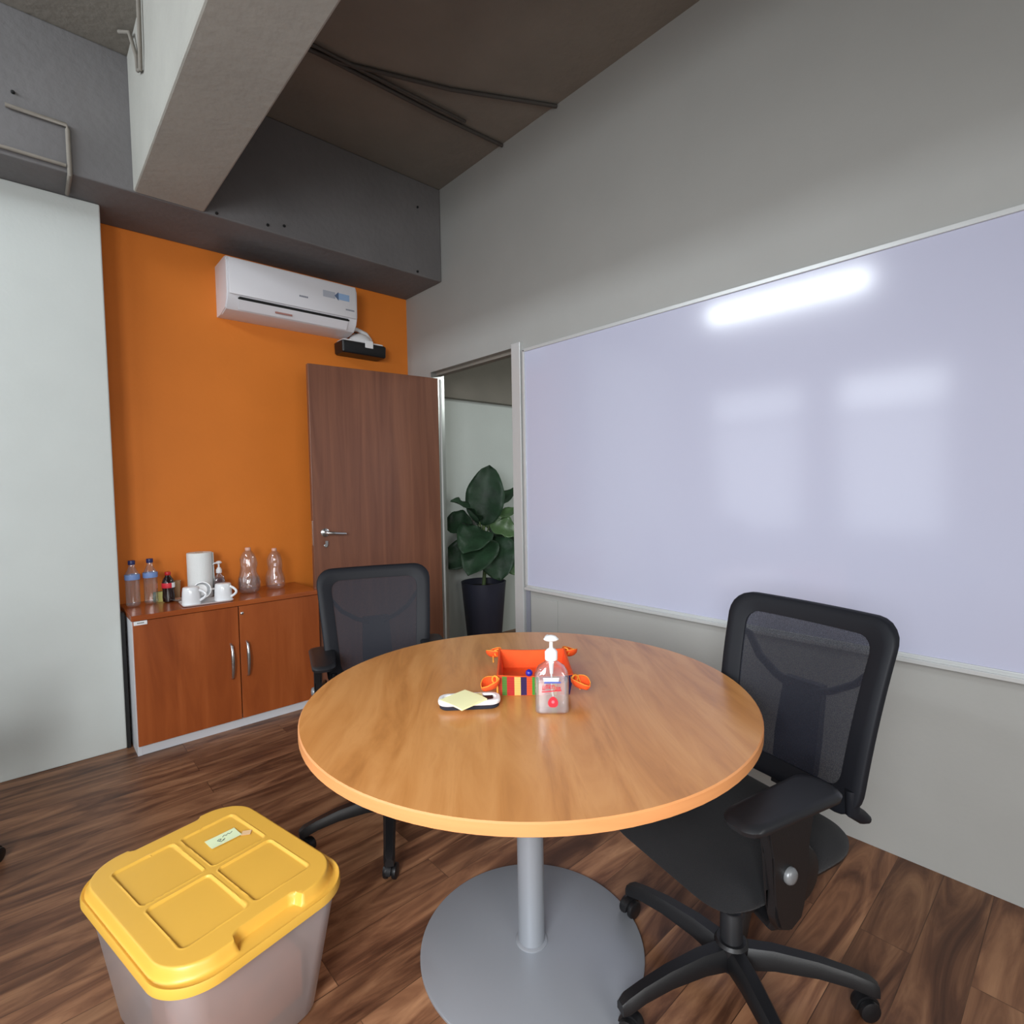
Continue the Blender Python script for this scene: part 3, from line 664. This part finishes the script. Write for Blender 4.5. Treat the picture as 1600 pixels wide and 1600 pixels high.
# whiteboard eraser with a pad of notes on top
ER = thing('board_eraser', 'white oval whiteboard eraser with dark base lying on the table', 'eraser', (-1.366, -2.478, ZTT), R(-38))
bm = B(); slab(bm, [(.075, .026, 0), (.077, .027, .002), (.077, .027, .008), (.075, .026, .010)], .024, 8); obj('felt_base', bm, felt, ER, 40)
bm = B(); slab(bm, [(.077, .027, .010), (.080, .030, .012), (.081, .031, .018), (.079, .029, .023), (.070, .021, .023), (.068, .019, .018)], .026, 8); obj('shell', bm, whitep, ER, 40)
bm = B(); box(bm, (.024, -.013, .0182), (.062, .013, .0215), .002); obj('recess', bm, blackp, ER)
def note(name, w_, d_, th, curl, m, loc, rz, label):
    bm = B(); N_ = 8; top = []; bot = []
    for j in range(N_+1):
        rt_ = []; rb_ = []
        for i in range(N_+1):
            u, v_ = i/N_-.5, j/N_-.5; z = curl*((abs(v_)*2)**2.2 if v_ < 0 else 0)+curl*.4*(u*2)**2*.3
            rt_.append(bm.verts.new((u*w_, v_*d_, z+th))); rb_.append(bm.verts.new((u*w_, v_*d_, z)))
        top.append(rt_); bot.append(rb_)
    for j in range(N_):
        for i in range(N_):
            bm.faces.new((top[j][i], top[j][i+1], top[j+1][i+1], top[j+1][i])); bm.faces.new((bot[j][i], bot[j][i+1], bot[j+1][i+1], bot[j+1][i]))
    for i in range(N_):
        bm.faces.new((top[0][i], top[0][i+1], bot[0][i+1], bot[0][i])); bm.faces.new((top[N_][i], top[N_][i+1], bot[N_][i+1], bot[N_][i]))
        bm.faces.new((top[i][0], top[i+1][0], bot[i+1][0], bot[i][0])); bm.faces.new((top[i][N_], top[i+1][N_], bot[i+1][N_], bot[i][N_]))
    return tag(obj(name, bm, m, None, 40, loc, rz), label, 'sticky notes')
note('sticky_note_pad', .088, .082, .004, -.003, sticky, (-1.394, -2.490, ZTT+.0268), R(6), 'pad of pale yellow sticky notes lying askew on the eraser')
note('sticky_note_pad', .060, .045, .002, -.002, mat('cream_paper', (224, 214, 150), .85), (-1.366, -2.487, ZTT+.0240), R(-30), 'thin cream note slips under the yellow pad on the eraser')

# ------------------------------------------------------------ office chairs
def backy(x, z):         # back surface: leans back, lumbar bulge, edges curl forward
    f_ = (z-.5)/.47
    return -.205-.115*f_ + .025*sin(pi*min(max(f_, 0), 1))*0.6 + .35*x*x - .0
def outline(hxT, hxB, zB, zT, r, n=8):
    pts = []
    zc, hz = (zB+zT)/2, (zT-zB)/2
    for (x, z) in rrect(1, 1, r/hz, n):
        zz = zc+z*hz; w_ = hxB+(hxT-hxB)*(zz-zB)/(zT-zB); pts.append((x*w_, zz))
    # refine long sides
    out = []
    for i in range(len(pts)):
        a_, b_ = Vector(pts[i]), Vector(pts[(i+1) % len(pts)]); k = max(1, int((b_-a_).length/.03))
        for q in range(k): out.append(tuple(a_.lerp(b_, q/k)))
    return out
def make_chair(label):
    t = thing('office_chair', label, 'chair', (0, 0, 0), 0, 'black mesh office chairs')
    # seat cushion with waterfall front
    bm = B(); nx, ny = 14, 14; top = []; bot = []
    def seat_pt(u, v_, s):
        q = max(abs(u), abs(v_)); 
        x_, y_ = u*.212, v_*.235
        # round the corners
        if abs(u) > .6 and abs(v_) > .6:
            du, dv = (abs(u)-.6)/.4, (abs(v_)-.6)/.4; l_ = math.hypot(du, dv); mx = max(du, dv); k = mx/l_ if l_ > 0 else 1
            x_ = math.copysign((.6+.4*du*k)*.212, u); y_ = math.copysign((.6+.4*dv*k)*.235, v_)
        e_ = max(0, (q-.75)/.25); zt_ = .478-.028*e_**2-.015*(1-min(1, abs(u)*1.1))*(1-v_*v_)-.03*max(0, v_-.55)**2/.2
        zb_ = .408+.012*e_**2
        return (x_, y_+.02, zt_ if s else zb_)
    for s in (1, 0):
        g = [[bm.verts.new(seat_pt(-1+2*i/nx, -1+2*j/ny, s)) for i in range(nx+1)] for j in range(ny+1)]
        for j in range(ny):
            for i in range(nx): bm.faces.new((g[j][i], g[j][i+1], g[j+1][i+1], g[j+1][i]))
        (top if s else bot).append(g)
    A, Bq = top[0], bot[0]
    loopA = [A[0][i] for i in range(nx+1)]+[A[j][nx] for j in range(1, ny+1)]+[A[ny][i] for i in range(nx-1, -1, -1)]+[A[j][0] for j in range(ny-1, 0, -1)]
    loopB = [Bq[0][i] for i in range(nx+1)]+[Bq[j][nx] for j in range(1, ny+1)]+[Bq[ny][i] for i in range(nx-1, -1, -1)]+[Bq[j][0] for j in range(ny-1, 0, -1)]
    bridge(bm, loopA, loopB)
    o = obj('seat', bm, seatf, t, 70); sb = o.modifiers.new('soften', 'SUBSURF'); sb.levels = 1; sb.render_levels = 2
    bm = B(); slab(bm, [(.17, .17, .385), (.19, .205, .398), (.195, .21, .412)], .06); obj('seat_pan', bm, blackp, t, 40)
    bm = B(); box(bm, (-.075, -.13, .335), (.075, .10, .390), .012, 3); obj('tilt_mechanism', bm, blackp, t, 40)
    bm = B(); tube(bm, [(.07, .03, .36), (.20, .05, .355), (.26, .055, .35)], [.006, .006, .011], 8); obj('tilt_lever', bm, blackp, t, 40)
    # back frame ring
    out = outline(.243, .205, .49, .972, .065); inn = outline(.183, .152, .545, .922, .040)
    # match counts by angular resampling
    def resample(pts, m_):
        P = [Vector(q) for q in pts]+[Vector(pts[0])]; L_ = [0]
        for i in range(1, len(P)): L_.append(L_[-1]+(P[i]-P[i-1]).length)
        res = []; k = 0
        for q in range(m_):
            d_ = L_[-1]*q/m_
            while L_[k+1] < d_: k += 1
            res.append(P[k].lerp(P[k+1], (d_-L_[k])/max(1e-9, L_[k+1]-L_[k])))
        return res
    NN = 96; O_, I_ = resample(out, NN), resample(inn, NN)
    bm = B(); rows = []
    prof_ = [(0.0, -.012), (0.0, .006), (.08, .011), (.45, .009), (.88, .006), (1.0, .004), (1.0, -.004), (.5, -.010)]
    for i in range(NN):
        rows.append(ring(bm, [(lambda q: (q.x, backy(q.x, q.y)+dy, q.y))(O_[i].lerp(I_[i], f_)) for f_, dy in prof_]))
    for i in range(NN): bridge(bm, rows[i], rows[(i+1) % NN])
    bk = obj('back_frame', bm, framep, t, 60)
    bm = B(); prev = None; cx, cz_ = 0, .735
    for s in (1.03, .9, .75, .6, .45, .3, .15):
        cur = ring(bm, [(lambda x_, z_: (x_, backy(x_, z_), z_))(q.x*s, cz_+(q.y-cz_)*s) for q in I_])
        if prev: bridge(bm, prev, cur)
        prev = cur
    c_ = bm.verts.new((0, backy(0, cz_), cz_))
    for i in range(NN): bm.faces.new((prev[i], prev[(i+1) % NN], c_))
    obj('back_mesh', bm, netf, t, 80)
    # Y-shaped support behind the mesh
    bm = B()
    def sp(x_, z_, off=-.035): return (x_, backy(x_, z_)+off, z_)
    for s in (-1, 1):
        tube(bm, [sp(s*.03, .735), sp(s*.08, .752), sp(s*.14, .79), sp(s*.185, .845), sp(s*.205, .86, -.012)], [.018, .016, .015, .014, .012], 8, flat=.6)
    rows = []
    for (z_, w_) in ((.755, .055), (.70, .058), (.6, .062), (.52, .06), (.46, .055)):
        y_ = backy(0, z_)-.045; rows.append(ring(bm, [(-w_, y_+.012, z_), (w_, y_+.012, z_), (w_, y_-.012, z_), (-w_, y_-.012, z_)]))
    for a_, b_ in zip(rows, rows[1:]): bridge(bm, a_, b_)
    bm.faces.new(rows[0]); bm.faces.new(rows[-1])
    tube(bm, [(0, backy(0, .46)-.045, .48), (0, -.235, .40), (0, -.17, .365), (0, -.08, .36)], [.04, .038, .034, .03], 10, flat=.55)
    obj('back_support', bm, blackp, t, 50)
    # hooked lower ends of the frame
    for s in (-1, 1):
        bm = B()
        tube(bm, [(s*.185, backy(.185, .55), .56), (s*.188, backy(.19, .51)-.004, .51), (s*.19, -.235, .485), (s*.19, -.262, .470)], [.018, .02, .017, .010], 10, flat=.8)
        obj('frame_foot', bm, framep, t, 50)
    # armrests
    for s in (1, -1):
        bm = B(); X = s*.248
        pts_ = [(-.065, .66), (.065, .66), (.048, .60), (.038, .52), (.040, .475), (.030, .445), (.0, .430), (-.030, .445), (-.040, .475), (-.038, .52), (-.048, .60)]
        prism(bm, [(y_+.02, z_-.028) for y_, z_ in pts_], X-.014, X+.014, 'x')
        for v in bm.verts: v.co.y = .02+(v.co.y-.02)*1.15
        bmesh.ops.bevel(bm, geom=[e for e in bm.edges if abs(e.verts[0].co.x-e.verts[1].co.x) < 1e-5], offset=.005, segments=2, affect='EDGES')
        tube(bm, [(X-s*.004, .02, .45), (X-s*.02, .02, .40), (s*.15, .0, .392)], [.026, .026, .02], 10, flat=.5)
        ar = obj('armrest', bm, blackp, t, 50)
        bm = B(); slab(bm, [(.040, .130, .630), (.046, .143, .635), (.048, .146, .645), (.044, .140, .652), (.034, .125, .654)], .035, 6)
        for v in bm.verts: v.co.z -= .003*max(0, (v.co.y-.05)/.08)**2; v.co.x *= 1-.10*(v.co.y/.13)
        for v in bm.verts: v.co.x += X-s*.022
        obj('arm_pad', bm, greyp, ar, 50)
        bm = B(); lathe(bm, [(.017, 0), (.0175, .006), (.014, .011), (.006, .013)], 18)
        bmesh.ops.rotate(bm, verts=bm.verts, cent=(0, 0, 0), matrix=Matrix.Rotation(R(90*s), 3, 'Y')); bmesh.ops.translate(bm, verts=bm.verts, vec=(X+s*.013, .03, .525))
        obj('arm_knob', bm, mat('grey_knob', (120, 122, 124), .35, .3), ar, 50)
        bm = B(); lathe(bm, [(.062, 0), (.066, .006), (.06, .02), (.03, .026)], 24); bmesh.ops.rotate(bm, verts=bm.verts, cent=(0, 0, 0), matrix=Matrix.Rotation(R(90*s), 3, 'Y')); bmesh.ops.translate(bm, verts=bm.verts, vec=(X-s*.036, -.055, .47))
        obj('arm_hub', bm, blackp, ar, 50)
    # gas column and five-star base
    bm = B(); lathe(bm, [(.028, .07), (.028, .20), (.025, .205), (.025, .21)], 24); lathe(bm, [(.0145, .21), (.0145, .34)], 20); obj('gas_column', bm, greyp, t, 40)
    bm = B(); lathe(bm, [(.034, .062), (.042, .068), (.042, .125), (.036, .132)], 24); obj('base_hub', bm, blackp, t, 40)
    for k in range(5):
        a_ = 2*pi*k/5+R(12); ca, sa = cos(a_), sin(a_)
        bm = B(); rows = []
        for (d_, z_, w_, h_) in ((.025, .098, .026, .026), (.10, .106, .024, .022), (.20, .102, .021, .018), (.275, .090, .019, .016), (.318, .078, .019, .016), (.335, .070, .014, .012)):
            rows.append(ring(bm, [(ca*d_-sa*x_, sa*d_+ca*x_, z_+y_) for x_, y_ in ((-w_, -h_), (-w_*1.0, h_*.3), (-w_*.6, h_), (w_*.6, h_), (w_, h_*.3), (w_, -h_))]))
        for p_, q_ in zip(rows, rows[1:]): bridge(bm, p_, q_)
        bm.faces.new(rows[0]); bm.faces.new(rows[-1])
        lg = obj('base_leg', bm, blackp, t, 40)
        # caster: twin wheels and hood
        bm = B(); sw = a_+R(50+37*k); cx_, cy_ = ca*.318, sa*.318; cs_, sn_ = cos(sw), sin(sw)
        for s in (-1, 1):
            b2 = B(); lathe(b2, [(.020, -.008), (.0245, -.006), (.0255, 0), (.0245, .006), (.018, .009)], 20)
            bmesh.ops.rotate(b2, verts=b2.verts, cent=(0, 0, 0), matrix=Matrix.Rotation(R(90), 3, 'X'))
            bmesh.ops.translate(b2, verts=b2.verts, vec=(.012, s*.015, .0258)); bmesh.ops.rotate(b2, verts=b2.verts, cent=(0, 0, 0), matrix=Matrix.Rotation(sw, 3, 'Z')); bmesh.ops.translate(b2, verts=b2.verts, vec=(cx_, cy_, 0))
            me_ = bpy.data.meshes.new('tmp'); b2.to_mesh(me_); b2.free(); bm.from_mesh(me_); bpy.data.meshes.remove(me_)
        b2 = B(); hood = [(.012+.031*cos(R(q)), .026+.031*sin(R(q))) for q in range(0, 181, 20)]+[(-.012, .026), (.036, .026)]
        prism(b2, hood[:10], -.008, .008, 'y'); bmesh.ops.rotate(b2, verts=b2.verts, cent=(0, 0, 0), matrix=Matrix.Rotation(sw, 3, 'Z')); bmesh.ops.translate(b2, verts=b2.verts, vec=(cx_, cy_, 0))
        me_ = bpy.data.meshes.new('tmp'); b2.to_mesh(me_); b2.free(); bm.from_mesh(me_); bpy.data.meshes.remove(me_)
        lathe(bm, [(.007, .05), (.007, .075)], 10, (cx_, cy_, 0))
        obj('caster', bm, blackp, lg, 45)
    return t
def base_rot(ch, a_):
    for c_ in ch.children:
        if c_.name.startswith('base_leg'): c_.rotation_euler.z = a_
def arm_shift(ch, dy):
    for c_ in ch.children:
        if c_.name.startswith('armrest'): c_.location.y = dy
ch1 = make_chair('black mesh-back office chair at the right side of the round table')
ch2 = dup(ch1); ch3 = dup(ch1)
ch1.location = (-.895, -2.955, 0); ch1.rotation_euler.z = R(76)
base_rot(ch1, R(15-12-76)); arm_shift(ch1, .12)
ch2.location = (-1.192, -1.725, 0); ch2.rotation_euler.z = R(159); ch2['label'] = 'black mesh-back office chair behind the table, in front of the cabinet'
base_rot(ch2, R(24-12-159)); arm_shift(ch2, -.14)
ch3.location = (-2.66, -.98, 0); ch3.rotation_euler.z = R(-60); ch3['label'] = 'black office chair at the far left, only a caster in view'
base_rot(ch3, R(4-12+60))

# ------------------------------------------------------------ yellow-lidded storage tub
TU = thing('storage_tub', 'frosted plastic storage tub with yellow lid on the floor', 'storage box', (-1.892, -2.096, 0), -1.359)
LX, LY, ZL = .2855, .218, .330
def tubshape(bm, inset):
    slab(bm, [(LX*.72-inset, LY*.70-inset, .002+inset), (LX*.75-inset, LY*.73-inset, .012+inset), (LX*.905-inset, LY*.90-inset, ZL-.03), (LX*.915-inset, LY*.91-inset, ZL-.001)], .06, 8)
    return bm
bm = tubshape(B(), 0)
for f in [f for f in bm.faces if len(f.verts) > 8 and f.calc_center_median().z > .1]: bm.faces.remove(f)
o = obj('tub', bm, tubm, TU, 50)
# lid as a height field on a rounded rectangle
bm = B(); NG, NRg = 340, 130
def smooth(e0, e1, x_): q = min(1, max(0, (x_-e0)/(e1-e0))); return q*q*(3-2*q)
def rr_sdf(x_, y_, hx_, hy_, r_):
    qx, qy = abs(x_)-hx_+r_, abs(y_)-hy_+r_
    return math.hypot(max(qx, 0), max(qy, 0))+min(max(qx, qy), 0)-r_
def lidz(x_, y_):
    d_ = rr_sdf(x_+.010, y_, LX-.018, LY-.013, .098)
    # hand notches at both long-axis ends
    nt = rr_sdf(x_-(LX-.002), y_-.005, .052, .074, .02) ; nb = rr_sdf(x_+(LX+.006), y_-.0, .026, .085, .012)
    h = .026*(1-smooth(-.008, .006, d_))
    h *= smooth(-.002, .006, nt); h *= smooth(-.004, .008, nb)
    e_ = rr_sdf(x_, y_, LX, LY, .105)
    h += .006*smooth(-.012, -.003, e_)*(1-smooth(-.002, 0.0, e_))
    # 2 x 2 sunken panels
    cx_, cy_ = -.01, 0; w_, g_ = .092, .010; hy_ = .070
    for sx in (-1, 1):
        for sy in (-1, 1):
            q = rr_sdf(x_-(cx_+sx*(w_+g_)), y_-(cy_+sy*(hy_+g_)), w_, hy_, .012)
            h -= .0045*(1-smooth(-.003, .003, q))
            h += .0012*(1-smooth(0, .004, abs(q-.002)))
    return h
bnd = []
P = rrect(LX, LY, .105, 14)
Pv = [Vector(q) for q in P]+[Vector(P[0])]; L_ = [0]
for i in range(1, len(Pv)): L_.append(L_[-1]+(Pv[i]-Pv[i-1]).length)
k = 0
for q in range(NG):
    d_ = L_[-1]*q/NG
    while L_[k+1] < d_: k += 1
    q_ = Pv[k].lerp(Pv[k+1], (d_-L_[k])/max(1e-9, L_[k+1]-L_[k]))
    if q_.x < -.2: q_.x += .010*(1-smooth(.085, .093, abs(q_.y)))
    bnd.append(q_)
prev = None
low = ring(bm, [(q.x*.985, q.y*.985, ZL-.016) for q in bnd]); low2 = ring(bm, [(q.x, q.y, ZL-.014) for q in bnd]); bridge(bm, low, low2); prev = low2
for j in range(NRg):
    s = 1-j/NRg
    cur = ring(bm, [(q.x*s, q.y*s, ZL+lidz(q.x*s, q.y*s)+.0) for q in bnd]); bridge(bm, prev, cur); prev = cur
c_ = bm.verts.new((0, 0, ZL+lidz(0, 0)))
for i in range(NG): bm.faces.new((prev[i], prev[(i+1) % NG], c_))
und = ring(bm, [(q.x*.985, q.y*.985, ZL-.0) for q in bnd]); bridge(bm, low, und)
obj('lid', bm, yellow, TU, 50)
bm = B()
th = -1.359
def tub_local(x_, y_):
    dx, dy = x_+1.892, y_+2.096; return (cos(th)*dx+sin(th)*dy, -sin(th)*dx+cos(th)*dy)
nq = note('paper_note', .078, .050, .0006, .002, stickyg, (-1.836, -1.968, ZL+.0235), R(8), 'pale green sticky note with handwriting on the yellow lid')
bm = B()
for sq in ([(-.012, -.005), (-.006, .0), (-.010, .004), (-.016, .0), (-.010, -.012), (-.002, -.006)], [(.0, .006), (.006, .012), (.010, .006), (.016, .012), (.020, .006)], [(.022, .008), (.028, .012)], [(-.004, -.010), (.002, -.004)]):
    tube(bm, [(x_, y_, .0014) for x_, y_ in sq], .0007, 5)
obj('handwriting', bm, ink, nq)
nq['category'] = 'note'
bm = B(); box(bm, (-.012, -.010, 0), (.012, .010, .0006)); tag(obj('tape_piece', bm, mat('pinkish_tape', (232, 196, 150), .4), None, 0, (-1.782, -1.985, ZL+.0235), R(-30)), 'small pale tape piece on the yellow lid beside the note', 'tape')
bm = B(); box(bm, (-.035, -.009, 0), (.035, .009, .0006)); o = obj('lid_sticker', bm, mat('white_tape', (236, 214, 190), .4), TU, 0, (-.17, LY-.012, ZL+.0010), 0); o['label'] = 'worn whitish sticker on the lid edge'
# contents glimpsed through the sides
def thinbox(name, a, m, loc, rz, label, cat):
    bm = B(); box(bm, (-a[0]/2, -a[1]/2, 0), (a[0]/2, a[1]/2, a[2]), .004, 2); return tag(obj(name, bm, m, None, 30, loc, rz), label, cat)
ca, sa = cos(th), sin(th)
def tw(x_, y_, z_): return (-1.892+ca*x_-sa*y_, -2.096+sa*x_+ca*y_, z_)
thinbox('folder_stack', (.20, .27, .12), mat('peach_folder', (196, 130, 96), .8, var=.2, vscale=12), tw(.06, .0, .014), th, 'peach coloured folders lying inside the storage tub', 'folder')
thinbox('paper_stack', (.12, .22, .17), mat('grey_paper', (176, 176, 184), .8, var=.1), tw(-.11, 0, .014), th, 'grey white papers standing inside the storage tub', 'papers')

# ------------------------------------------------------------ potted plant in the corridor
PX, PY = .50, -.245
PL = thing('potted_plant', 'broad-leaved green plant in a dark slate pot beyond the doorway', 'plant', (PX, PY, 0))
bm = B(); lathe(bm, [(.125, 0), (.13, .01), (.178, .545), (.180, .555), (.170, .555), (.165, .50), (.12, .02)], 48); obj('pot', bm, potm, PL, 40)
bm = B(); lathe(bm, [(.05, .49), (.1655, .505), (.10, .512), (.01, .515)], 32); obj('soil', bm, soilm, PL, 60)
bm = B()
def leaf(bm, base, tip, width, nrm, sag=.05, mi=0, wav=.012):
    """broad ovate leaf from base to tip, nrm = facing direction"""
    b_, t_ = Vector(base), Vector(tip); ax = (t_-b_); Ln = ax.length; ax.normalize()
    nv = Vector(nrm); nv = (nv-ax*nv.dot(ax)).normalized(); sd = ax.cross(nv).normalized()
    n_, m_ = 14, 8; rows = []
    for i in range(n_+1):
        f_ = i/n_; wd = width*.5*(max(0, sin(pi*min(1, f_**.85)))**.62)*(1 if f_ > .02 else 0)+.002
        c_ = b_+ax*(Ln*f_)+nv*(-sag*(f_-.4)**2*2+sag*.3)
        rows.append(ring(bm, [c_+sd*(wd*q)+nv*(abs(q)**1.4*wd*.30+wav*sin(f_*17+q*2)*abs(q)) for q in [-1+2*j/m_ for j in range(m_+1)]]))
    for a_, c_ in zip(rows, rows[1:]): bridge(bm, a_, c_, False, mi)
# leaves given in world coordinates, shifted into the plant's frame
LV = [  # base, tip, width, facing
 ((.50, -.26, 1.00), (.535, -.30, 1.48), .31, (-.75, -.65, .1)),
 ((.47, -.24, 1.05), (.14, -.34, 1.22), .17, (-.2, -.5, .9)),
 ((.50, -.24, 1.05), (.92, -.28, 1.33), .12, (-.5, -.4, .8)),
 ((.52, -.24, .98), (.90, -.35, 1.16), .11, (-.5, -.3, .9)),
 ((.46, -.28, .98), (.16, -.44, .84), .27, (-.5, -.7, .6)),
 ((.48, -.32, .92), (.17, -.48, .68), .28, (-.6, -.8, .5)),
 ((.52, -.30, 1.00), (.74, -.42, .93), .22, (-.5, -.6, .8)),
 ((.53, -.34, .92), (.46, -.50, .60), .32, (-.7, -.75, .25)),
 ((.56, -.28, .90), (.92, -.30, .64), .30, (-.4, -.8, .5)),
 ((.55, -.20, 1.0), (.86, -.12, .86), .24, (-.4, -.7, .6)),
 ((.44, -.20, 1.0), (.22, -.10, 1.02), .22, (-.5, -.7, .6)),
 ((.55, -.32, .80), (.80, -.44, .58), .20, (-.5, -.7, .7)),
 ((.46, -.22, .85), (.16, -.16, .70), .22, (-.5, -.8, .3)),
 ((.54, -.14, 1.0), (.74, -.02, 1.12), .16, (-.6, -.7, .3)),
]
off = Vector((PX, PY, 0))
for i, (b_, t_, w_, n_) in enumerate(LV):
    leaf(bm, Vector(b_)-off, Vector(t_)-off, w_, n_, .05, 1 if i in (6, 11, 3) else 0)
o = obj('foliage', bm, [leafm, leafl], PL, 80)
s_ = o.modifiers.new('leaf_thickness', 'SOLIDIFY'); s_.thickness = .002
bm = B(); tube(bm, [(0, 0, .505), (.01, -.01, .7), (.0, -.01, .9), (.01, -.01, 1.05)], [.016, .014, .012, .008], 10)
for (b_, t_, w_, n_) in LV:
    q = Vector(b_)-off; z0_ = max(.55, q.z-.22); tube(bm, [(0, -.01, z0_), Vector((q.x*.5, q.y*.5-.005, (z0_+q.z)/2+.02)), q], [.008, .007, .005], 6)
obj('stem', bm, stemm, PL, 60)
